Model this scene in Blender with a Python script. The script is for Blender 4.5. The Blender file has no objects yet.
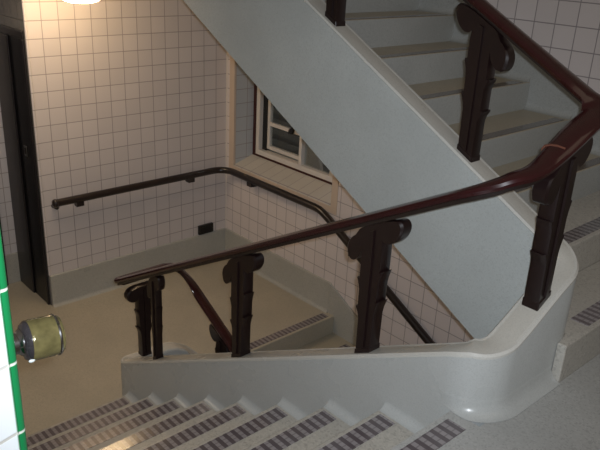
import bpy, bmesh, math, random
from mathutils import Vector, Matrix
random.seed(7)
C = bpy.context.scene.collection
sc = bpy.context.scene

# ------------------------------------------------------------------ numbers
R, T = 0.1846, 0.3429            # riser, tread
S = R / T                        # slope of the flights
XW, YW = -4.676, 2.325           # end wall of the half landing, window wall
ZH = -9 * R                      # half landing level
XC = 0.180                       # first riser of the upper flight
XB = -2.856                      # top nosing of the lower flight
YN = -1.72                       # stair face of the near pier
ZC = 1.46                        # underside of the upper landing
TILE = 0.15

# ------------------------------------------------------------------ materials
def nodes(name):
    m = bpy.data.materials.new(name); m.use_nodes = True
    nt = m.node_tree; b = nt.nodes['Principled BSDF']
    return m, nt, b
def N(nt, t, **kw):
    n = nt.nodes.new(t)
    for k, v in kw.items(): setattr(n, k, v)
    return n
def math_(nt, op, a, b=None, c=None):
    n = N(nt, 'ShaderNodeMath', operation=op)
    for i, v in enumerate((a, b, c)):
        if v is None: continue
        if isinstance(v, (int, float)): n.inputs[i].default_value = v
        else: nt.links.new(v, n.inputs[i])
    return n.outputs[0]
def mix(nt, fac, a, b):
    n = N(nt, 'ShaderNodeMix', data_type='RGBA')
    for i, v in ((0, fac), (6, a), (7, b)):
        if isinstance(v, (int, float)): n.inputs[i].default_value = v
        elif isinstance(v, tuple): n.inputs[i].default_value = (*v, 1)
        else: nt.links.new(v, n.inputs[i])
    return n.outputs[2]
def simple(name, col, rough=.5, metal=0, coat=0, spec=.5, var=0.0, scale=8, bump=0.0):
    m, nt, b = nodes(name)
    b.inputs['Roughness'].default_value = rough
    b.inputs['Metallic'].default_value = metal
    b.inputs['Coat Weight'].default_value = coat
    b.inputs['Coat Roughness'].default_value = .12
    b.inputs['Specular IOR Level'].default_value = spec
    tc = N(nt, 'ShaderNodeTexCoord'); no = N(nt, 'ShaderNodeTexNoise')
    no.inputs['Scale'].default_value = scale; no.inputs['Detail'].default_value = 5
    nt.links.new(tc.outputs['Object'], no.inputs['Vector'])
    d = tuple(max(0, c * (1 - var)) for c in col); l = tuple(c * (1 + var) for c in col)
    nt.links.new(mix(nt, no.outputs[0], d, l), b.inputs['Base Color'])
    if bump:
        bp = N(nt, 'ShaderNodeBump'); bp.inputs['Strength'].default_value = bump; bp.inputs['Distance'].default_value = .01
        nt.links.new(no.outputs[0], bp.inputs['Height']); nt.links.new(bp.outputs[0], b.inputs['Normal'])
    return m
def terrazzo(name, col, rough=.35, speck=.35, cloud=.10, dirt=None, sscale=160):
    """fine stone chips in cement, with broad clouding"""
    m, nt, b = nodes(name)
    tc = N(nt, 'ShaderNodeTexCoord'); P = tc.outputs['Object']
    v = N(nt, 'ShaderNodeTexVoronoi'); v.inputs['Scale'].default_value = sscale
    nt.links.new(P, v.inputs['Vector'])
    sep = N(nt, 'ShaderNodeSeparateColor'); nt.links.new(v.outputs['Color'], sep.inputs[0])
    ramp = N(nt, 'ShaderNodeValToRGB'); cr = ramp.color_ramp; cr.interpolation = 'CONSTANT'
    k = lambda f: (*[min(1, c * f) for c in col], 1)
    cr.elements[0].position = 0; cr.elements[0].color = k(1 - speck)
    cr.elements[1].position = .16; cr.elements[1].color = k(1)
    e = cr.elements.new(.80); e.color = k(1 + speck * .55)
    nt.links.new(sep.outputs[0], ramp.inputs[0])
    n = N(nt, 'ShaderNodeTexNoise'); n.inputs['Scale'].default_value = 2.3; n.inputs['Detail'].default_value = 6
    nt.links.new(P, n.inputs['Vector'])
    mr = N(nt, 'ShaderNodeMapRange'); mr.inputs['From Min'].default_value = .35; mr.inputs['From Max'].default_value = .68
    nt.links.new(n.outputs[0], mr.inputs[0])
    d = dirt or tuple(c * (1 - 2 * cloud) for c in col)
    f = math_(nt, 'MULTIPLY', math_(nt, 'SUBTRACT', 1.0, mr.outputs[0]), min(1, cloud * 4))
    base = mix(nt, f, ramp.outputs[0], d)
    nt.links.new(base, b.inputs['Base Color'])
    rr = math_(nt, 'MULTIPLY_ADD', n.outputs[0], .22, rough - .1)
    nt.links.new(rr, b.inputs['Roughness'])
    n2 = N(nt, 'ShaderNodeTexNoise'); n2.inputs['Scale'].default_value = 14; nt.links.new(P, n2.inputs['Vector'])
    bp = N(nt, 'ShaderNodeBump'); bp.inputs['Strength'].default_value = .12; bp.inputs['Distance'].default_value = .01
    nt.links.new(n2.outputs[0], bp.inputs['Height']); nt.links.new(bp.outputs[0], b.inputs['Normal'])
    return m
def tiles(name, axis, off_u, off_v, col, grout, size=TILE, gw=.006, var=.03, rough=.22):
    """square glazed tiles laid in world space; axis: 'X', 'Y' or an angle in the plan"""
    m, nt, b = nodes(name)
    tc = N(nt, 'ShaderNodeTexCoord'); sp = N(nt, 'ShaderNodeSeparateXYZ')
    nt.links.new(tc.outputs['Object'], sp.inputs[0])
    if axis == 'X': U = sp.outputs[0]
    elif axis == 'Y': U = sp.outputs[1]
    else:
        U = math_(nt, 'ADD', math_(nt, 'MULTIPLY', sp.outputs[0], math.cos(axis)), math_(nt, 'MULTIPLY', sp.outputs[1], math.sin(axis)))
    def cell(o, off):
        a = math_(nt, 'DIVIDE', math_(nt, 'SUBTRACT', o, off), size)
        f = math_(nt, 'FRACT', a); fl = math_(nt, 'FLOOR', a)
        dist = math_(nt, 'MULTIPLY', math_(nt, 'MINIMUM', f, math_(nt, 'SUBTRACT', 1.0, f)), size)
        return dist, fl
    du, fu = cell(U, off_u); dv, fv = cell(sp.outputs[2], off_v)
    d = math_(nt, 'MINIMUM', du, dv)
    g = N(nt, 'ShaderNodeMapRange'); g.inputs['From Min'].default_value = gw * .35; g.inputs['From Max'].default_value = gw * .75
    nt.links.new(d, g.inputs[0])
    cx = N(nt, 'ShaderNodeCombineXYZ'); nt.links.new(fu, cx.inputs[0]); nt.links.new(fv, cx.inputs[1])
    wn = N(nt, 'ShaderNodeTexWhiteNoise', noise_dimensions='3D'); nt.links.new(cx.outputs[0], wn.inputs['Vector'])
    dk = tuple(c * (1 - var) for c in col); lt = tuple(min(1, c * (1 + var)) for c in col)
    tcol = mix(nt, wn.outputs['Value'], dk, lt)
    nt.links.new(mix(nt, g.outputs[0], grout, tcol), b.inputs['Base Color'])
    nt.links.new(math_(nt, 'SUBTRACT', rough + .45, math_(nt, 'MULTIPLY', g.outputs[0], .45)), b.inputs['Roughness'])
    # each tile sits a little out of true
    n = N(nt, 'ShaderNodeTexNoise'); n.inputs['Scale'].default_value = 9; nt.links.new(tc.outputs['Object'], n.inputs['Vector'])
    h = math_(nt, 'ADD', g.outputs[0], math_(nt, 'MULTIPLY', n.outputs[0], .5))
    bp = N(nt, 'ShaderNodeBump'); bp.inputs['Strength'].default_value = .25; bp.inputs['Distance'].default_value = .004
    nt.links.new(h, bp.inputs['Height']); nt.links.new(bp.outputs[0], b.inputs['Normal'])
    return m
def strip_mat(name, dark, light, pitch=.046):
    """ribbed anti-slip strip: dark and pale blocks along its length, fine grooves along it"""
    m, nt, b = nodes(name)
    tc = N(nt, 'ShaderNodeTexCoord'); sp = N(nt, 'ShaderNodeSeparateXYZ'); nt.links.new(tc.outputs['Object'], sp.inputs[0])
    f = math_(nt, 'FRACT', math_(nt, 'DIVIDE', sp.outputs[1], pitch))
    bar = math_(nt, 'GREATER_THAN', f, .5)
    gx = math_(nt, 'FRACT', math_(nt, 'DIVIDE', sp.outputs[0], .027))
    gr = math_(nt, 'LESS_THAN', gx, .22)
    n = N(nt, 'ShaderNodeTexNoise'); n.inputs['Scale'].default_value = 30; nt.links.new(tc.outputs['Object'], n.inputs['Vector'])
    c1 = mix(nt, bar, dark, light)
    c2 = mix(nt, math_(nt, 'MULTIPLY', gr, .45), c1, dark)
    c3 = mix(nt, math_(nt, 'MULTIPLY', n.outputs[0], .35), c2, tuple(c * .6 for c in light))
    nt.links.new(c3, b.inputs['Base Color']); b.inputs['Roughness'].default_value = .22; b.inputs['Coat Weight'].default_value = .7; b.inputs['Coat Roughness'].default_value = .13
    bp = N(nt, 'ShaderNodeBump'); bp.inputs['Strength'].default_value = .25; bp.inputs['Distance'].default_value = .002
    nt.links.new(math_(nt, 'SUBTRACT', bar, gr), bp.inputs['Height']); nt.links.new(bp.outputs[0], b.inputs['Normal'])
    return m

M = {}
tc_ = (.64, .59, .58); gt_ = (.30, .265, .27)
M['tile_left'] = tiles('tile_left', 'Y', YW - .0085 * -1, 1.014, tc_, gt_)
M['tile_back'] = tiles('tile_back', 'X', XW + .1238, 1.014, (.70, .635, .62), gt_)
M['tile_recess'] = tiles('tile_recess', 'Y', 0, 1.014, (.60, .58, .60), gt_)
M['tile_return_dim'] = tiles('tile_return_dim', 'X', 0, 1.014, (.13, .125, .12), (.08, .08, .08))  # return face tiles, darkened in the colour for the dim light there
M['tile_reveal'] = tiles('tile_reveal', 'Y', YW + .02, 1.014, (.52, .54, .56), gt_, rough=.12)
M['tile_sill'] = tiles('tile_sill', 'X', XW + .1238, 50, (.58, .55, .50), gt_, rough=.10)
ANG = math.atan2(-.97, .24)
M['tile_white'] = tiles('tile_white', ANG, .07,   .853, (.86, .90, .92), (.62, .60, .55), gw=.006, var=.02, rough=.12)
M['tile_green'] = tiles('tile_green', 'Y', 50,   .853, (.010, .21, .065), (.70, .74, .66), gw=.005, var=.12, rough=.2)
M['bullnose'] = simple('beige_bullnose', (.62, .50, .40), .2, var=.05)
M['terrazzo'] = terrazzo('parapet_terrazzo', (.47, .485, .475), .28, speck=.09, cloud=.08, sscale=260)
M['arris'] = terrazzo('worn_arris', (.58, .57, .53), .25, speck=.06, cloud=.05, sscale=260)
M['tread'] = terrazzo('tread_terrazzo', (.47, .45, .405), .26, speck=.2, cloud=.10, sscale=120)
M['tread_up'] = terrazzo('upper_tread_terrazzo', (.43, .385, .295), .36, speck=.12, cloud=.12, sscale=120)
M['riser_up'] = terrazzo('riser_terrazzo', (.40, .41, .395), .38, speck=.14, cloud=.10)
M['coping'] = terrazzo('coping_terrazzo', (.53, .515, .47), .28, speck=.08, cloud=.05, sscale=260)
M['landing'] = terrazzo('landing_terrazzo', (.42, .425, .415), .45, speck=.2, cloud=.12, sscale=150)
M['half'] = terrazzo('half_landing_terrazzo', (.45, .405, .32), .38, speck=.12, cloud=.12, sscale=120)
M['skirt'] = terrazzo('skirting_terrazzo', (.44, .435, .40), .30, speck=.15, cloud=.10)
M['panel'] = terrazzo('stringer_terrazzo', (.50, .53, .52), .40, speck=.09, cloud=.12)
M['strip'] = strip_mat('grip_strip', (.085, .066, .074), (.30, .275, .285))
M['strip_up'] = strip_mat('grip_strip_brown', (.075, .052, .045), (.17, .13, .115))
M['wood'] = simple('oxblood_lacquer', (.029, .0042, .0055), .22, coat=.5, var=.35, scale=14)
M['post'] = simple('dark_lacquer_post', (.012, .005, .005), .34, coat=.2, var=.3, scale=14)
M['joint'] = simple('worn_rail_joint', (.16, .06, .04), .3, coat=.5, var=.2)
M['black_rail'] = simple('black_brown_rail', (.016, .010, .009), .34, coat=.3, var=.2)
M['door'] = simple('black_door_paint', (.006, .006, .008), .35, var=.15)
M['door_frame'] = simple('charcoal_frame', (.014, .012, .014), .35, var=.15)
M['steel'] = simple('brushed_steel', (.42, .42, .42), .28, metal=1, var=.1)
M['white_frame'] = simple('white_window_paint', (.70, .66, .62), .35, var=.04)
M['red_frame'] = simple('dark_red_paint', (.05, .010, .008), .4, var=.1)
M['black'] = simple('black_plastic', (.008, .008, .009), .4)
M['plaster'] = simple('painted_soffit', (.55, .53, .48), .8, var=.05)
M['brass'] = simple('tarnished_brass', (.13, .11, .045), .14, metal=.3, var=.8, scale=42, bump=.2)
M['dark_glass'] = simple('smoky_glass_shoulder', (.05, .045, .05), .10, metal=.5, coat=.6, var=.7, scale=40)
M['chrome'] = simple('dull_chrome', (.5, .5, .52), .16, metal=1, var=.3, scale=30)
M['screw'] = simple('pale_screw_head', (.75, .80, .78), .3)
M['outside'] = simple('outside_dark_wall', (.32, .35, .36), .8, var=.2)
m, nt, b = nodes('window_glass'); b.inputs['Transmission Weight'].default_value = 1; b.inputs['Roughness'].default_value = .02; b.inputs['Base Color'].default_value = (.8, .85, .85, 1); b.inputs['IOR'].default_value = 1.45
M['glass'] = m
m, nt, b = nodes('lamp_glass'); b.inputs['Base Color'].default_value = (1, .9, .7, 1)
b.inputs['Emission Color'].default_value = (1, .70, .38, 1); b.inputs['Emission Strength'].default_value = 14
M['lamp'] = m

# ------------------------------------------------------------------ geometry helpers
def obj(name, bm, mat, parent=None, smooth=None, bevel=0, kind=None, loc=None):
    bmesh.ops.recalc_face_normals(bm, faces=bm.faces)
    me = bpy.data.meshes.new(name); bm.to_mesh(me); bm.free()
    me.materials.append(mat)
    if smooth is not None:
        for p in me.polygons: p.use_smooth = True
        me.set_sharp_from_angle(angle=math.radians(smooth))
    o = bpy.data.objects.new(name, me); C.objects.link(o)
    if parent is not None: o.parent = parent
    if loc: o.location = loc
    if bevel:
        md = o.modifiers.new('bevel', 'BEVEL'); md.width = bevel; md.segments = 3; md.limit_method = 'ANGLE'; md.angle_limit = math.radians(40)
    if kind: o['kind'] = kind
    return o
def thing(name, label=None, cat=None, group=None, kind=None, loc=(0, 0, 0)):
    o = bpy.data.objects.new(name, None); C.objects.link(o); o.location = loc; o.empty_display_size = .1
    return tag(o, label, cat, group, kind)
def tag(o, label=None, cat=None, group=None, kind=None):
    if label: o['label'] = label
    if cat: o['category'] = cat
    if group: o['group'] = group
    if kind: o['kind'] = kind
    return o
def box(bm, x0, x1, y0, y1, z0, z1):
    v = [bm.verts.new((x, y, z)) for z in (z0, z1) for y in (y0, y1) for x in (x0, x1)]
    for f in ((0, 1, 3, 2), (4, 6, 7, 5), (0, 4, 5, 1), (2, 3, 7, 6), (0, 2, 6, 4), (1, 5, 7, 3)):
        bm.faces.new([v[i] for i in f])
    return v
def prism(bm, pts, a, b, plane='XZ'):
    """extrude polygon pts between a and b along the third axis"""
    def mk(p, t):
        if plane == 'XZ': return (p[0], t, p[1])
        if plane == 'YZ': return (t, p[0], p[1])
        return (p[0], p[1], t)
    A = [bm.verts.new(mk(p, a)) for p in pts]; B = [bm.verts.new(mk(p, b)) for p in pts]
    bm.faces.new(A); bm.faces.new(B[::-1])
    n = len(pts)
    for i in range(n): bm.faces.new((A[i], B[i], B[(i + 1) % n], A[(i + 1) % n]))
def fillet(path, radii, seg=8):
    """round the corners of a plan polyline"""
    out = [Vector(path[0])]
    for i in range(1, len(path) - 1):
        p, a, b = Vector(path[i]), Vector(path[i - 1]), Vector(path[i + 1]); r = radii[i]
        u = (a - p).normalized(); w = (b - p).normalized()
        ang = u.angle(w); d = r / math.tan(ang / 2)
        p0 = p + u * d; p1 = p + w * d
        c = p + (u + w).normalized() * (r / math.sin(ang / 2))
        q0, q1 = p0 - c, p1 - c; a0 = math.atan2(q0.y, q0.x); a1 = math.atan2(q1.y, q1.x)
        da = (a1 - a0 + math.pi) % (2 * math.pi) - math.pi
        for k in range(seg + 1):
            t = a0 + da * k / seg; out.append(c + Vector((math.cos(t), math.sin(t))) * r)
    out.append(Vector(path[-1])); return out
def densify(pl, step=.08):
    out = [pl[0]]
    for a, b in zip(pl, pl[1:]):
        n = max(1, int((b - a).length / step))
        for k in range(1, n + 1): out.append(a.lerp(b, k / n))
    return out
def sweep(bm, plan, prof, closed=True, caps=True):
    """prof(p, i) -> list of (side, z) with z absolute; plumb sections along a plan path"""
    rings = []
    n = len(plan)
    for i, p in enumerate(plan):
        a = (plan[i] - plan[i - 1]).normalized() if i else None
        b = (plan[i + 1] - plan[i]).normalized() if i < n - 1 else None
        if a is None: a = b
        if b is None: b = a
        t = (a + b).normalized(); side = Vector((t.y, -t.x)); k = 1 / max(.5, t.dot(b))
        rings.append([bm.verts.new((p.x + side.x * s * k, p.y + side.y * s * k, z)) for s, z in prof(p, i)])
    m = len(rings[0])
    for r0, r1 in zip(rings, rings[1:]):
        for j in range(m if closed else m - 1):
            bm.faces.new((r0[j], r1[j], r1[(j + 1) % m], r0[(j + 1) % m]))
    if caps and closed:
        bm.faces.new(rings[0]); bm.faces.new(rings[-1][::-1])
def tube(bm, pts, r, seg=14):
    pts = [Vector(p) for p in pts]; rings = []
    up = None
    for i, p in enumerate(pts):
        a = (p - pts[i - 1]).normalized() if i else None
        b = (pts[i + 1] - p).normalized() if i < len(pts) - 1 else None
        t = ((a or b) + (b or a)).normalized()
        s = t.cross(Vector((0, 0, 1)))
        if s.length < .1: s = t.cross(Vector((0, 1, 0)))
        s.normalize(); u = s.cross(t)
        rings.append([bm.verts.new(p + (s * math.cos(q) + u * math.sin(q)) * r) for q in [2 * math.pi * k / seg for k in range(seg)]])
    for r0, r1 in zip(rings, rings[1:]):
        for j in range(seg): bm.faces.new((r0[j], r0[(j + 1) % seg], r1[(j + 1) % seg], r1[j]))
    bm.faces.new(rings[0][::-1]); bm.faces.new(rings[-1])
def lathe(bm, prof, org, axis, seg=32):
    """prof: (radius, distance along axis)"""
    axis = Vector(axis).normalized(); s = axis.cross(Vector((0, 0, 1)))
    if s.length < .1: s = Vector((1, 0, 0))
    s.normalize(); u = s.cross(axis); org = Vector(org); rings = []
    for r, d in prof:
        r = max(r, 1e-4)
        rings.append([bm.verts.new(org + axis * d + (s * math.cos(q) + u * math.sin(q)) * r) for q in [2 * math.pi * k / seg for k in range(seg)]])
    for r0, r1 in zip(rings, rings[1:]):
        for j in range(seg): bm.faces.new((r0[j], r0[(j + 1) % seg], r1[(j + 1) % seg], r1[j]))
    bm.faces.new(rings[0][::-1]); bm.faces.new(rings[-1])
def smooth01(t): t = max(0, min(1, t)); return t * t * (3 - 2 * t)
def lerp(a, b, t): return a + (b - a) * t

# ------------------------------------------------------------------ the setting
def struct(name, bm, mat, **kw): return obj(name, bm, mat, kind='structure', **kw)
# half landing floor, and the floor landing
bm = bmesh.new(); box(bm, -7.0, XB - .10, -3.6, YW, ZH - .22, ZH)
struct('floor', bm, M['half'])
bm = bmesh.new(); box(bm, XB - .13, -8 * T - .002, -3.6, .05, ZH - .22, ZH - .0005)
struct('floor', bm, M['half'])
bm = bmesh.new()
prism(bm, [(0, YN), (.20, YN), (.34, -2.40), (.34, -4.2), (3.6, -4.2), (3.6, YW), (XC + .001, YW), (XC + .001, .45), (.136, .45), (.136, -.001), (0, -.001)], -.22, 0, 'XY')
struct('floor', bm, M['landing'])
bm = bmesh.new(); box(bm, -7.0, -2.91, -3.6, YW, ZC, ZC + .2)
struct('ceiling', bm, M['plaster'])
# end wall of the half landing (left in the picture) and what lies past its free end
bm = bmesh.new(); box(bm, XW - .70, XW, .245, YW + .0, ZH, ZC)
struct('wall_left', bm, M['tile_left'])
bm = bmesh.new(); box(bm, XW - .70, XW - .012, .237, .2445, ZH, ZC)
struct('wall_left', bm, M['tile_return_dim'])
bm = bmesh.new(); box(bm, XW - .9, XW - .705, -3.6, YW, ZH, ZC)
struct('wall_recess', bm, M['tile_recess'])
bm = bmesh.new()
tube(bm, [(XW - .004, .248, ZH + .33), (XW - .004, .248, ZC)], .012, 10)
struct('trim_1', bm, M['tile_left'], smooth=50)
# window wall with its opening
WX0, WX1, WZ0, WZ1 = -4.545, -3.02, -.565, 1.05
bm = bmesh.new()
for (a, b_, c, d) in ((XW - .9, WX0, -3.6, 3.2), (WX1, 3.6, -3.6, 3.2), (WX0, WX1, -3.6, WZ0), (WX0, WX1, WZ1, 3.2)):
    box(bm, a, b_, YW, YW + .34, c, d)
struct('wall_back', bm, M['tile_back'])
# reveals of the window: bluish glazed tiles at the side, beige sill sloping up to the frame
bm = bmesh.new(); box(bm, WX0 - .002, WX0 + .004, YW + .02, YW + .30, WZ0, WZ1)
struct('trim_2', bm, M['tile_reveal'])
bm = bmesh.new(); prism(bm, [(YW - .004, WZ0 - .04), (YW - .004, WZ0 + .004), (YW + .012, WZ0 + .018), (YW + .31, WZ0 + .11), (YW + .31, WZ0 - .04)], WX0 + .004, WX1, 'YZ')
struct('window_sill', bm, M['tile_sill'])
# beige bullnose tiles round the opening
bm = bmesh.new()
box(bm, WX0 - .075, WX0 + .006, YW - .007, YW + .02, WZ0 - .06, WZ1)
box(bm, WX0 + .006, WX1, YW - .007, YW - .004, WZ0 - .06, WZ0 + .004)
box(bm, WX1 - .004, WX1 + .075, YW - .007, YW + .02, WZ0 - .06, WZ1)
struct('trim_3', bm, M['bullnose'], bevel=.003)
# corner bead between the two tiled walls
bm = bmesh.new(); box(bm, XW, XW + .010, YW - .010, YW, ZH + .325, ZC)
struct('trim_4', bm, simple('pale_corner_bead', (.74, .68, .62), .15, var=.03))

def skirt_profile(h=.325, t=.022, cove=.035):
    p = [(0, 0)]
    p += [(t + cove, 0)]
    for k in range(1, 6):
        a = math.pi / 2 * k / 6
        p.append((t + cove - cove * math.sin(a), cove - cove * math.cos(a)))
    p += [(t, cove), (t, h - .006), (t - .006, h), (0, h)]
    return p
bm = bmesh.new()
pr = skirt_profile()
prism(bm, [(XW + s, ZH + z) for s, z in pr], .243, YW, 'XZ')
struct('baseboard_left', bm, M['skirt'], smooth=40)
bm = bmesh.new(); prism(bm, [(YW - s, ZH + z) for s, z in pr], XW + .022, -2.95, 'YZ')
struct('baseboard_back', bm, M['skirt'], smooth=40)
# sloping dado beside the lower flight, and the one beside the upper flight
bm = bmesh.new()
zt = ZH + .325
prism(bm, [(-2.95, ZH - .1), (-2.95, zt), (.2, zt - S * 3.15), (.2, zt - S * 3.15 - .9), (-2.6, ZH - .6)], YW - .022, YW, 'XZ')
struct('baseboard_back', bm, M['skirt'], bevel=.004)
bm = bmesh.new()
cz = lambda x: .284 - S * x + .21
prism(bm, [(.62, .0), (.62, .325), ((.284 + .21 - .325) / S, .325), (-2.56, cz(-2.56)), (-2.56, 1.3), (XC, -.1)], YW - .022, YW, 'XZ')
struct('baseboard_back', bm, M['riser_up'], bevel=.004)
bm = bmesh.new(); prism(bm, [(YW - s, z) for s, z in pr], .62, 3.6, 'YZ')
struct('baseboard_back', bm, M['skirt'], smooth=40)
bm = bmesh.new(); box(bm, XW - .705, XW - .685, -3.6, .236, ZH, ZH + .325)
struct('baseboard_recess', bm, M['skirt'], bevel=.004)

# near pier with its splayed white glazed end and green corner bead
P0 = Vector((.150, YN)); dr = Vector((.24, -.97)); P1 = P0 + dr * .62
bm = bmesh.new(); prism(bm, [(P0.x - .004, P0.y - .004), (P1.x, P1.y), (-2.6, P1.y), (-2.6, YN - .004)], ZH, 3.0, 'XY')
struct('wall_front', bm, M['tile_white'])
bm = bmesh.new()
nrm = Vector((.97, .24))
pl = []
for k in range(7):
    a = math.radians(90 - 104 * k / 6)
    pl.append((P0.x - .010 + .011 * math.cos(a), P0.y - .012 + .012 * math.sin(a)))
pl += [(P0.x - .001 + dr.x * .018 , P0.y + dr.y * .018), (P0.x - .03, P0.y - .02), (P0.x - .03, P0.y)]
prism(bm, pl, ZH, 3.0, 'XY')
struct('trim_5', bm, M['tile_green'], smooth=50)

# ------------------------------------------------------------------ stair flights
def step_obj(parent, x_nose, x_back, y0, y1, z, up, mat, smat, strip=True, sy=(.05, .05)):
    """one terrazzo step: x_nose is its front edge; up = +1 if the front faces +X"""
    bm = bmesh.new(); box(bm, min(x_nose, x_back), max(x_nose, x_back), y0, y1, z - R - .06, z)
    es = [e for e in bm.edges if all(abs(v.co.x - x_nose) < 1e-4 and abs(v.co.z - z) < 1e-4 for v in e.verts)]
    bmesh.ops.bevel(bm, geom=es, offset=.008, segments=3, affect='EDGES', profile=.5)
    o = obj('step', bm, mat, parent, smooth=40)
    if mat is M['tread_up']:
        o.data.materials.append(M['riser_up'])
        for p in o.data.polygons:
            if p.normal.z < .5: p.material_index = 1
    if strip:
        bm = bmesh.new(); wide = smat is M['strip']; a = x_nose - up * (.026 if wide else .010); b2 = x_nose - up * (.112 if wide else .080)
        box(bm, min(a, b2), max(a, b2), y0 + sy[0], y1 - sy[1], z - .004, z + .0025)
        obj('grip_strip', bm, smat, o)
    return o
def cove_mesh(bm, xa, xb, y, z, sgn, r=.040):
    """concave fillet between tread and parapet, running along X"""
    pts = [(y, z), (y, z + r * 1.0)]
    for k in range(1, 7):
        a = math.pi / 2 * k / 6
        pts.append((y + sgn * (r - r * math.cos(a)), z + r - r * math.sin(a)))
    prism(bm, pts, xa, xb, 'YZ')

fa = thing('stair_flight', 'near flight of speckled grey steps going down left to the half landing', 'staircase')
for k in range(1, 9):
    so = step_obj(fa, -k * T, -(k - 1) * T, YN, -.001, -k * R, -1, M['tread'], M['strip'], sy=(.04, .055))
    bm = bmesh.new(); cove_mesh(bm, -k * T + .004, -(k - 1) * T, -.0005, -k * R, -1)
    obj('edge_cove', bm, M['terrazzo'], so, smooth=40)
bm = bmesh.new(); box(bm, .026, .112, YN + .04, -.06, -.004, .0025)
obj('grip_strip', bm, M['strip'], fa)

fc = thing('stair_flight', 'upper flight of brown-edged steps climbing behind the parapet on the right', 'staircase')
for k in range(1, 10):
    if k == 1:
        bm = bmesh.new(); prism(bm, [(XC, .530), (XC, YW - .023), (XC - T, YW - .023), (XC - T, .732), (-.03, .732), (.06, .70), (.118, .63), (.1365, .55), (.1365, .530)], -.05, R, 'XY')
        so = obj('step', bm, M['tread'], fc, bevel=.007)
        bm = bmesh.new(); box(bm, XC - .112, XC - .026, .775, YW - .10, R - .004, R + .0025); obj('grip_strip', bm, M['strip'], so)
    else:
        xb = XC - k * T
        so = step_obj(fc, XC - (k - 1) * T, xb, .732, YW - .023, k * R, 1, M['tread_up'] if k > 2 else M['tread'], M['strip_up'] if k > 2 else M['strip'], sy=(.10, .08))
    xb = XC - k * T
    bm = bmesh.new(); cove_mesh(bm, xb, XC - (k - 1) * T - .004, YW - .0225, k * R, -1, .045)
    obj('edge_cove', bm, M['riser_up'], so, smooth=40)
bm = bmesh.new()
prism(bm, [(.16, -.22), (.16, -.07), (-2.55, 1.415), (-2.9, 1.45), (-2.55 - .02, 1.2), (-.05, -.19)], .733, YW - .001, 'XZ')
obj('soffit', bm, M['plaster'], fc)

fb = thing('stair_flight', 'lower flight going down right from the half landing behind the parapet', 'staircase')
for k in range(0, 9):
    x0 = XB + k * T
    so = step_obj(fb, x0, x0 - (T if k else .25), .745, YW - .023, ZH - k * R + (.001 if k == 0 else 0), 1, M['half'] if k == 0 else M['tread_up'], M['strip'], sy=(.05, .05))

# ------------------------------------------------------------------ parapet that follows the stair well
CA = lambda x: S * max(min(x, .0), -2.90) + .273
CC = lambda x: .552 - S * x
CB = lambda x: -1.445 - S * (x + 2.85)
def zcurb(p):
    x, y = p.x, p.y
    if x > -.30 and y >= .07:
        return lerp(CA(x), CC(x), smooth01((y - .08) / .56) * .55 + .45 * max(0, min(1, (y - .08) / .56))) if y < .669 or x > -.02 else CC(x)
    if x < -2.55 and y >= .07:
        t = smooth01((y - .40) / .30)
        if y > .66: t = 1
        return lerp(CA(-2.80), CB(max(x, -2.80)), t)
    return CA(x) if y < .37 else (CC(x) if p.z_ == 'C' else CB(x))
class PV(Vector): pass
def make_plan(cx_hi, cx_lo, ra, rc, rla, rlb, xb_end, xc_end):
    # order: lower flight end -> low turn -> near flight -> high turn -> upper flight end
    path = [(xb_end, .665), (cx_lo, .665), (cx_lo, .065), (cx_hi, .065), (cx_hi, .665), (xc_end, .665)]
    pl = densify(fillet(path, [0, rlb, rla, ra, rc, 0], 10), .07)
    # split marker
    far = [i for i, p in enumerate(pl) if p.y < .08]
    return pl, far[len(far) // 2]
def height(pl, mid, A, Cf, B, lo_hold, lo_len, hi0, hi1, xlo):
    """top height at every plan point"""
    out = []
    for i, p in enumerate(pl):
        if i > mid:          # near flight / high turn / upper flight
            if p.x < -.35 and p.y < .37: z = A(p.x)
            elif p.x < -.2 and p.y > .37: z = Cf(p.x)
            else:
                t = max(0, min(1, (p.y - hi0) / (hi1 - hi0))); t = .5 * t + .5 * smooth01(t)
                z = lerp(A(p.x), Cf(p.x), t)
        else:
            if p.y < .12 : z = A(p.x)
            elif p.x > -2.3: z = B(p.x)
            else:
                # arc length since the end of the level stretch
                t = smooth01(((p.y - lo_hold) + (p.x - xlo)) / lo_len)
                z = lerp(A(xlo), B(p.x), t)
        out.append(z)
    return out
plan, mid = make_plan(.070, -2.845, .125, .115, .015, .13, -.25, -2.92)
ht = height(plan, mid, CA, CC, CB, .40, .40, .10, .66, -2.86)
W = .065
def bottoms(i, p, z):
    if i > mid and p.y > .37 or (i > mid and p.x > -.1): return z - .745
    return z - .80
def curb_prof(p, i):
    z = ht[i]; zb = bottoms(i, p, z)
    if i > mid and p.x > -.12 and p.y < .37: zb = max(zb, z - .745)
    r = .014
    return [(-W, zb), (-W, z - r), (-W + r * .3, z - r * .3), (-W + r, z), (W - r, z), (W - r * .3, z - r * .3), (W, z - r), (W, zb)]
par = thing('stair_parapet', 'pale grey terrazzo parapet curving round the stair well under the posts', 'parapet')
bm = bmesh.new(); sweep(bm, plan, curb_prof)
obj('parapet_wall', bm, M['terrazzo'], par, smooth=35)
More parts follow.
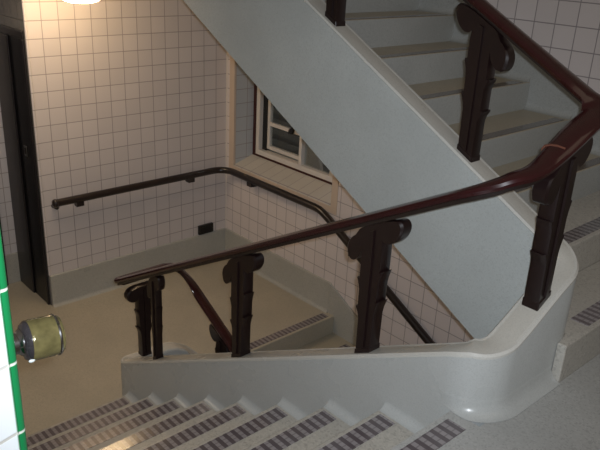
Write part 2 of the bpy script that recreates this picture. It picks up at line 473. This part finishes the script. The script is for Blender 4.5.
# coping: slightly paler polished top
bm = bmesh.new()
sweep(bm, plan, lambda p, i: [(-W + .004, ht[i] - .004), (-W + .004, ht[i] + .0005), (-W + .012, ht[i] + .003), (W - .012, ht[i] + .003), (W - .004, ht[i] + .0005), (W - .004, ht[i] - .004)])
obj('coping', bm, M['coping'], par, smooth=35)
bm = bmesh.new()
sweep(bm, plan, lambda p, i: [(-W - .0012, ht[i] - .016), (-W - .0012, ht[i] - .006), (-W + .007, ht[i] + .0042), (-W + .018, ht[i] + .0042), (-W + .018, ht[i] - .01)])
obj('arris', bm, M['arris'], par, smooth=35)
bm = bmesh.new()
sweep(bm, plan, lambda p, i: [(W - .018, ht[i] - .01), (W - .018, ht[i] + .0042), (W - .007, ht[i] + .0042), (W + .0012, ht[i] - .006), (W + .0012, ht[i] - .016)])
obj('arris', bm, M['arris'], par, smooth=35)
# the deep sloping panel of the upper flight seen across the well
bm = bmesh.new()
prism(bm, [(-.04, CC(-.04) - .006), (-.04, -.17), (-2.915, CC(-2.915) - .745), (-2.915, CC(-2.915) - .006)], .594, .6005, 'XZ')
obj('stringer_panel', bm, M['panel'], par)
# coved base round the outer side, on the floor landing
base_plan = densify(fillet([(-.06, 0), (.135, 0), (.135, .528)], [0, .19, 0], 12), .03)
def bp(p, i):
    f = max(.02, smooth01((p.x + .05) / .13))
    o = [(-.03, .0), (-.03, .075), (-.001, .071)]
    for k in range(0, 7):
        a = math.pi / 2 * k / 6
        o.append((.056 * f * (1 - math.cos(a)), .070 - .067 * math.sin(a)))
    return o + [(.056 * f, 0.0015)]
bm = bmesh.new(); sweep(bm, base_plan, bp)
obj('base_cove', bm, M['terrazzo'], par, smooth=50)

# ------------------------------------------------------------------ balustrade
RA = lambda x: S * max(min(x, .02), -2.93) + .955
RC = lambda x: 1.208 - S * x
RB = lambda x: -.840 - S * (x + 2.85)
rplan, rmid = make_plan(.066, -2.925, .19, .075, .02, .14, -.25, -2.75)
rht = height(rplan, rmid, RA, RC, RB, .46, .36, .10, .66, -2.925)
def rail_prof(p, i):
    z = rht[i]
    k = 1 + (.38 * smooth01((p.y - .15) / .3) * smooth01((p.x + .50) / .50) if i > rmid and p.y > .1 else 0)
    return [(a * k, z + b_) for a, b_ in [(-.026, -.021), (-.040, -.015), (-.044, 0), (-.039, .012), (-.024, .020), (0, .023), (.024, .020), (.039, .012), (.044, 0), (.040, -.015), (.026, -.021)]]
bal = thing('balustrade', 'dark oxblood lacquered banister with carved scroll-topped posts round the stair well', 'banister')
bm = bmesh.new(); sweep(bm, rplan, rail_prof)
obj('top_rail', bm, M['wood'], bal, smooth=38)
bm = bmesh.new()
sweep(bm, rplan, lambda p, i: [(-.022, rht[i] - .038), (-.022, rht[i] - .019), (.022, rht[i] - .019), (.022, rht[i] - .038)])
obj('under_rail', bm, M['black_rail'], bal, smooth=38)
# the worn joint across the wreath
ji = min(range(len(rplan)), key=lambda i: (rplan[i] - Vector((.06, .36))).length)
jp = rplan[ji]
bm = bmesh.new()
def jprof(p, i):
    return [(s * 1.035, rht[ji] + (z - rht[ji]) * 1.04 + (p.y - jp.y) * .42 + .0008) for s, z in rail_prof(jp, ji)]
sweep(bm, [Vector((.060, jp.y - .004)), Vector((.060, jp.y + .004))], jprof)
obj('rail_joint', bm, M['joint'], bal, smooth=38)

H = .642
def post(x, y, zb, m, ang, h=H, ss=1, ds=1):
    """carved post: s runs along the rail, m = slope along +s; big drop ear on the downhill side"""
    def half(drop):
        q = [(.043, 0), (.045, .190), (.053, .222), (.066, .250), (.067, .256), (.055, .250), (.056, .340), (.062, .368), (.072, .396), (.073, .402), (.060, .396), (.060, h - .125 - drop)]
        r = .052 if not drop else .047
        cx_, cz_ = .103, h - .060 - drop * .6
        for k in range(0, 17):
            a = math.radians(200 + 245 * k / 16)
            q.append((cx_ + r * math.cos(a), cz_ + (r + (drop if math.sin(a) < 0 else 0)) * math.sin(a)))
        q += [(.085, h - .006), (.066, h)]
        return q
    up, dn = half(0.0), half(.028)
    rt, lf = (up, dn) if m >= 0 else (dn, up)
    if m == 0: rt = lf = up
    prof = rt + [(-s, z) for s, z in reversed(lf)]
    bm = bmesh.new()
    shear = lambda s, z: z + m * s
    D = .034 * ds
    def at_(s, d, z): return (s * ss, d, shear(s * ss, z))
    # body outline as a prism with chamfered faces
    def outline(scale_in, d):
        cs = []
        n = len(prof)
        for i, (s, z) in enumerate(prof):
            if scale_in: s2, z2 = s * .93, min(max(z, .004), h - .002)
            else: s2, z2 = s, z
            cs.append(bm.verts.new(at_(s2, d, z2)))
        return cs
    loops = [outline(.007, -D), outline(0, -D + .008), outline(0, D - .008), outline(.007, D)]
    n = len(prof)
    for a, b3 in zip(loops, loops[1:]):
        for i in range(n): bm.faces.new((a[i], b3[i], b3[(i + 1) % n], a[(i + 1) % n]))
    bm.faces.new(loops[0]); bm.faces.new(loops[-1][::-1])
    o = obj('baluster', bm, M['post'], bal, smooth=30)
    # raised flutes on both faces
    bm = bmesh.new()
    for sg in (-1, 1):
        for s0, s1, dd in ((-.010, .012, .009),):
            z0, z1 = .03, h - .03
            v = []
            for z in (z0, z1):
                for s in (s0, s1):
                    for d in (D - .003, D + dd):
                        s_ = s if d < D else s * .8 + (s0 + s1) / 2 * .2
                        v.append(bm.verts.new(at_(s_, sg * d, z)))
            for f in ((0, 1, 3, 2), (4, 6, 7, 5), (0, 4, 5, 1), (2, 3, 7, 6), (0, 2, 6, 4), (1, 5, 7, 3)): bm.faces.new([v[i] for i in f])
    o2 = obj('moulding', bm, M['post'], o, smooth=30)
    bm = bmesh.new()
    v = []
    for z in (-.012, .026):
        for s in (-.046, .046):
            for d in (-D - .004, D + .004): v.append(bm.verts.new(at_(s * (1 if z < 0 else .95), d, z)))
    for f in ((0, 1, 3, 2), (4, 6, 7, 5), (0, 4, 5, 1), (2, 3, 7, 6), (0, 2, 6, 4), (1, 5, 7, 3)): bm.faces.new([v[i] for i in f])
    o3 = obj('foot', bm, M['post'], o, bevel=.004)
    o.location = (x, y, zb); o.rotation_euler = (0, 0, ang)
    return o
for x in (-.530, -1.475): post(x, .065, CA(x) + .002, S, 0)
post(-2.41, .065, CA(-2.41) + .002, S, 0, H, .55, .75)
for x in (-.530, -1.475, -2.42): post(x, .665, CC(x) + .002, -S, 0, H - .022)
for x in (-2.455, -1.515, -.575): post(x, .665, CB(x) + .002, -S, 0, .565)
def htat(pl, hh, x, y):
    i = min(range(len(pl)), key=lambda i: (pl[i] - Vector((x, y))).length); return hh[i]
za, zb_ = htat(plan, ht, .065, .34), htat(plan, ht, .065, .48)
post(.068, .40, (za + zb_) / 2 + .002, .42, math.pi / 2, htat(rplan, rht, .066, .40) - .036 - (za + zb_) / 2)
post(-2.852, .21, CA(-2.86) + .002, 0, math.pi / 2, .600, .9, .9)

# ------------------------------------------------------------------ wall handrail
wh = thing('wall_handrail', 'black handrail bracketed along the tiled walls round the half landing corner', 'handrail')
zl = -.592; yr = YW - .085; xr = XW + .08
pts = [(xr, .335, zl)]
for k in range(0, 13):
    a = math.pi - math.pi / 2 * k / 12
    pts.append((xr + .16 + .16 * math.cos(a), yr - .16 + .16 * math.sin(a), zl))
pts += [(-3.16, yr, zl), (-3.09, yr, zl - .006), (-3.02, yr, zl - .03), (-2.95, yr, zl - .065)]
for k in range(1, 10): x = -2.95 + .3 * k; pts.append((x, yr, zl - .065 - .545 * (x + 2.95)))
bm = bmesh.new(); tube(bm, pts, .036, 18)
obj('rail', bm, M['black_rail'], wh, smooth=50)
bm = bmesh.new(); lathe(bm, [(.034, 0), (.040, .006), (.040, .022), (.033, .034), (.015, .041)], (xr, .345, zl), (0, -1, 0), 20)
tube(bm, [(xr, .345, zl - .01), (xr - .01, .345, zl - .045), (XW + .002, .345, zl - .05)], .024, 12)
obj('end_cap', bm, M['black_rail'], wh, smooth=50)
def bracket(x, y, z, wx, wy):
    dx, dy = wx - x, wy - y
    bm = bmesh.new()
    tube(bm, [(x, y, z - .015), (x, y, z - .058), (x + dx * .35, y + dy * .35, z - .075), (wx, wy, z - .075)], .014, 10)
    ln = (-dy / math.hypot(dx, dy), dx / math.hypot(dx, dy)); nn = (dx / math.hypot(dx, dy), dy / math.hypot(dx, dy))
    hl, v = .036, []
    for zz in (z - .070, z - .026):
        for a in (-hl, hl):
            for q in (-.028, .03): v.append(bm.verts.new((x + ln[0] * a + nn[0] * q, y + ln[1] * a + nn[1] * q, zz)))
    for f in ((0, 1, 3, 2), (4, 6, 7, 5), (0, 4, 5, 1), (2, 3, 7, 6), (0, 2, 6, 4), (1, 5, 7, 3)): bm.faces.new([v[i] for i in f])
    obj('bracket', bm, M['black_rail'], wh, smooth=40)
bracket(xr, .56, zl, XW, .56); bracket(xr, 1.80, zl, XW, 1.80)
bracket(-4.13, yr, zl, -4.13, YW)
for x in (-2.62, -1.6): bracket(x, yr, zl - .065 - .545 * (x + 2.95), x, YW)

# ------------------------------------------------------------------ window
WY = YW + .275
fx0, fx1, fz0, fz1 = -4.52, -3.265, -.455, 1.02
w = thing('window_1', kind='structure')
def frame(bm, x0, x1, z0, z1, t, y0, y1, mull=()):
    box(bm, x0, x1, y0, y1, z0, z0 + t); box(bm, x0, x1, y0, y1, z1 - t, z1)
    box(bm, x0, x0 + t, y0, y1, z0 + t, z1 - t); box(bm, x1 - t, x1, y0, y1, z0 + t, z1 - t)
    for a in mull: box(bm, a - t * .5, a + t * .5, y0, y1, z0 + t, z1 - t)
bm = bmesh.new(); frame(bm, fx0 - .02, fx1 + .25, fz0 - .035, fz1 + .03, .048, WY - .02, WY + .03); 
obj('outer_frame', bm, M['red_frame'], w, bevel=.003)
bm = bmesh.new(); frame(bm, fx0 + .045, fx1, fz0 + .010, fz1, .055, WY - .030, WY + .05, ()); box(bm, -3.775, -3.735, WY - .030, WY + .05, fz0 + .05, fz1 - .05)
obj('window_frame', bm, M['white_frame'], w, bevel=.004)
sa = thing('sash'); sa.parent = w
bm = bmesh.new(); frame(bm, fx0 + .165, -3.80, fz0 + .085, fz1 - .08, .040, WY + .03, WY + .075); box(bm, fx0 + .20, -3.83, WY + .03, WY + .07, -.11, -.07)
sash = obj('sash', bm, M['white_frame'], w, bevel=.003); bpy.data.objects.remove(sa)
bm = bmesh.new(); box(bm, fx0 + .14, -3.82, WY + .048, WY + .054, fz0 + .11, fz1 - .11)
obj('pane', bm, M['glass'], sash)
bm = bmesh.new(); box(bm, -3.74, fx1 - .05, WY + .016, WY + .022, fz0 + .05, fz1 - .05)
obj('pane', bm, M['glass'], w)
bm = bmesh.new(); prism(bm, [(-3.99, -.115), (-3.93, -.115), (-3.900, -.03), (-3.89, .02), (-3.935, -.04), (-3.98, -.07)], WY + .0, WY + .028, 'XZ')
obj('latch', bm, M['black'], w, bevel=.003)
bm = bmesh.new(); box(bm, fx0 + .10, fx0 + .165, WY + .02, WY + .07, fz0 + .055, fz1 - .055)
obj('dark_gap', bm, M['black'], w)  # black strip standing in for the dark gap between frame and sash
# dim yard wall outside with louvres
bm = bmesh.new(); box(bm, -8.5, -3.0, YW + 1.6, YW + 1.7, -2.5, 3)
for k in range(26): box(bm, -8.4, -4.6, YW + 1.54, YW + 1.6, -1.8 + k * .14, -1.8 + k * .14 + .07)
lv = obj('wall_outside', bm, M['outside'], kind='structure')
bm = bmesh.new(); prism(bm, [(-4.04, -.9), (-3.70, -.9), (-3.80, -.42), (-4.04, -.05)], YW + .58, YW + .62, 'XZ')
tag(obj('outside_panel', bm, simple('pale_outside_panel', (.85, .82, .78), .6, var=.05)), 'pale panel outside, seen through the right window pane', 'panel')

# ------------------------------------------------------------------ door past the end of the tiled wall
d = thing('door_1', kind='structure')
yd = .237
bm = bmesh.new(); box(bm, XW - .66, XW - .075, yd - .012, yd - .001, ZH, .86)
leaf = obj('door_leaf', bm, M['door'], d, bevel=.003)
bm = bmesh.new()
box(bm, XW - .69, XW - .030, yd - .020, yd - .0005, .86, .93); box(bm, XW - .075, XW - .030, yd - .020, yd - .0005, ZH, .86)
box(bm, XW - .69, XW - .35, yd - .030, yd - .012, ZH, .86)
obj('door_frame', bm, M['door_frame'], d, bevel=.008)
bm = bmesh.new(); box(bm, XW - .245, XW - .185, yd - .018, yd - .012, -.20, -.10)
lp = obj('latch_plate', bm, M['steel'], leaf, bevel=.002)
bm = bmesh.new(); box(bm, XW - .232, XW - .198, yd - .0195, yd - .0175, -.18, -.12)
obj('latch_slot', bm, M['black'], lp)
d2 = thing('door_2', kind='structure')
bm = bmesh.new(); box(bm, XW - .705, XW - .66, -1.10, .075, ZH, .86)
obj('door_leaf', bm, M['door'], d2, bevel=.004)

# black box low on the end wall
bx_ = thing('wall_box', 'small black box on the tiles just above the skirting near the corner', 'socket', loc=(XW, 2.035, -1.275))
bm = bmesh.new(); box(bm, 0, .034, -.095, .095, -.052, .052); obj('housing', bm, M['black'], bx_, bevel=.006)
bm = bmesh.new(); box(bm, .033, .040, -.070, .070, -.032, .032); obj('cover', bm, M['door'], bx_, bevel=.004)

# ------------------------------------------------------------------ brassy knob-shaped fitting on the near pier
kx, kz = .090, 1.008
ax = Vector((.10, 1, -.05)).normalized(); org = Vector((kx, YN - .004, kz))
kn = thing('wall_fitting', 'stubby tarnished brass and glassy cylinder fitting jutting from the green-edged pier', 'fitting')
bm = bmesh.new(); lathe(bm, [(.026, 0), (.026, .010), (.021, .014), (.021, .024), (.025, .028), (.027, .034), (.027, .040)], org, ax)
obj('collar', bm, M['chrome'], kn, smooth=40)
bm = bmesh.new(); lathe(bm, [(.034, .036), (.0385, .042), (.040, .050), (.040, .092), (.0385, .100), (.035, .105), (.030, .106), (.028, .104), (.001, .104)], org, ax, 40)
obj('cylinder', bm, M['brass'], kn, smooth=40)
bm = bmesh.new(); lathe(bm, [(.027, .032), (.034, .0345), (.0386, .0405), (.0395, .044), (.037, .046)], org, ax, 40)
obj('shoulder', bm, M['dark_glass'], kn, smooth=40)
bm = bmesh.new(); lathe(bm, [(.0405, .0935), (.0415, .096), (.0405, .0985)], org, ax, 40)
obj('end_band', bm, M['chrome'], kn, smooth=40)
sd = ax.cross(Vector((0, 0, 1))).normalized()
bm = bmesh.new(); lathe(bm, [(.006, 0), (.006, .002), (.003, .004)], org + ax * .041 + sd * .026 - Vector((0, 0, .028)), sd * .8 - Vector((0, 0, .7)) , 14)
obj('screw', bm, M['screw'], kn, smooth=40)

# ------------------------------------------------------------------ ceiling lamp under the upper landing
LX, LY = -4.15, .50
lm = thing('ceiling_lamp', 'round warm glowing ceiling lamp at the top edge above the tiled wall', 'lamp', loc=(LX, LY, ZC))
bm = bmesh.new(); lathe(bm, [(.205, .0), (.215, .02), (.205, .04), (.19, .045)], (0, 0, 0), (0, 0, -1), 40)
obj('rim', bm, M['steel'], lm, smooth=40)
bm = bmesh.new(); lathe(bm, [(.205, .035)] + [(.215 * math.cos(math.pi / 2 * k / 8) ** .55, .045 + .215 * math.sin(math.pi / 2 * k / 8)) for k in range(0, 8)] + [(.004, .26)], (0, 0, 0), (0, 0, -1), 40)
obj('bowl', bm, M['lamp'], lm, smooth=60)

# ------------------------------------------------------------------ camera
yaw, pitch, roll = .8175, -.3865, .0519
f_ = Vector((-math.sin(yaw) * math.cos(pitch), math.cos(yaw) * math.cos(pitch), math.sin(pitch)))
r_ = Vector((math.cos(yaw), math.sin(yaw), 0)); u_ = r_.cross(f_)
c, s = math.cos(roll), math.sin(roll)
r2, u2 = c * r_ + s * u_, -s * r_ + c * u_
cam = bpy.data.objects.new('camera', bpy.data.cameras.new('camera')); C.objects.link(cam)
cp = Vector((1.2663, -2.0860, 1.7333))
mw = Matrix((r2, u2, -f_)).transposed().to_4x4(); mw.translation = cp
cam.matrix_world = mw
cam.data.sensor_width = 36; cam.data.lens = 695.6 / 600 * 36; cam.data.clip_start = .02
sc.camera = cam

# ------------------------------------------------------------------ light
def light(name, kind, loc, energy, col, size=.1, rot=None, **kw):
    l = bpy.data.lights.new(name, kind); l.energy = energy; l.color = col
    if kind == 'AREA': l.size = size
    else: l.shadow_soft_size = size
    for k, v in kw.items(): setattr(l, k, v)
    o = bpy.data.objects.new(name, l); C.objects.link(o); o.location = loc
    if rot is not None: o.rotation_euler = rot
    return o
fl = light('camera_flash', 'SPOT', cp + r2 * .032 + u2 * .028, 255, (.87, .93, 1.0), .012)
fl.data.spot_size = math.radians(84); fl.data.spot_blend = 1
fl.rotation_euler = mw.to_euler()
light('landing_fill', 'AREA', (-3.95, -.3, 1.42), 17, (1, .80, .60), 1.2)  # added fill under the slab, lifts the half landing; no fixture
light('overhead_fill', 'AREA', (1.6, .3, 3.1), 8, (1, .82, .60), 2.4)  # added weak warm fill above the floor landing, for ambient; no fixture
light('yard_fill', 'POINT', (-3.1, YW + .75, 1.1), 5, (.85, .92, 1.0), .1)  # added unseen light to brighten the pale panel outside
w_ = bpy.data.worlds.new('world'); sc.world = w_; w_.use_nodes = True
bg = w_.node_tree.nodes['Background']; bg.inputs[0].default_value = (1, .82, .62, 1); bg.inputs[1].default_value = .10

sc.view_settings.view_transform = 'Standard'
sc.view_settings.look = 'None'
sc.view_settings.exposure = 0
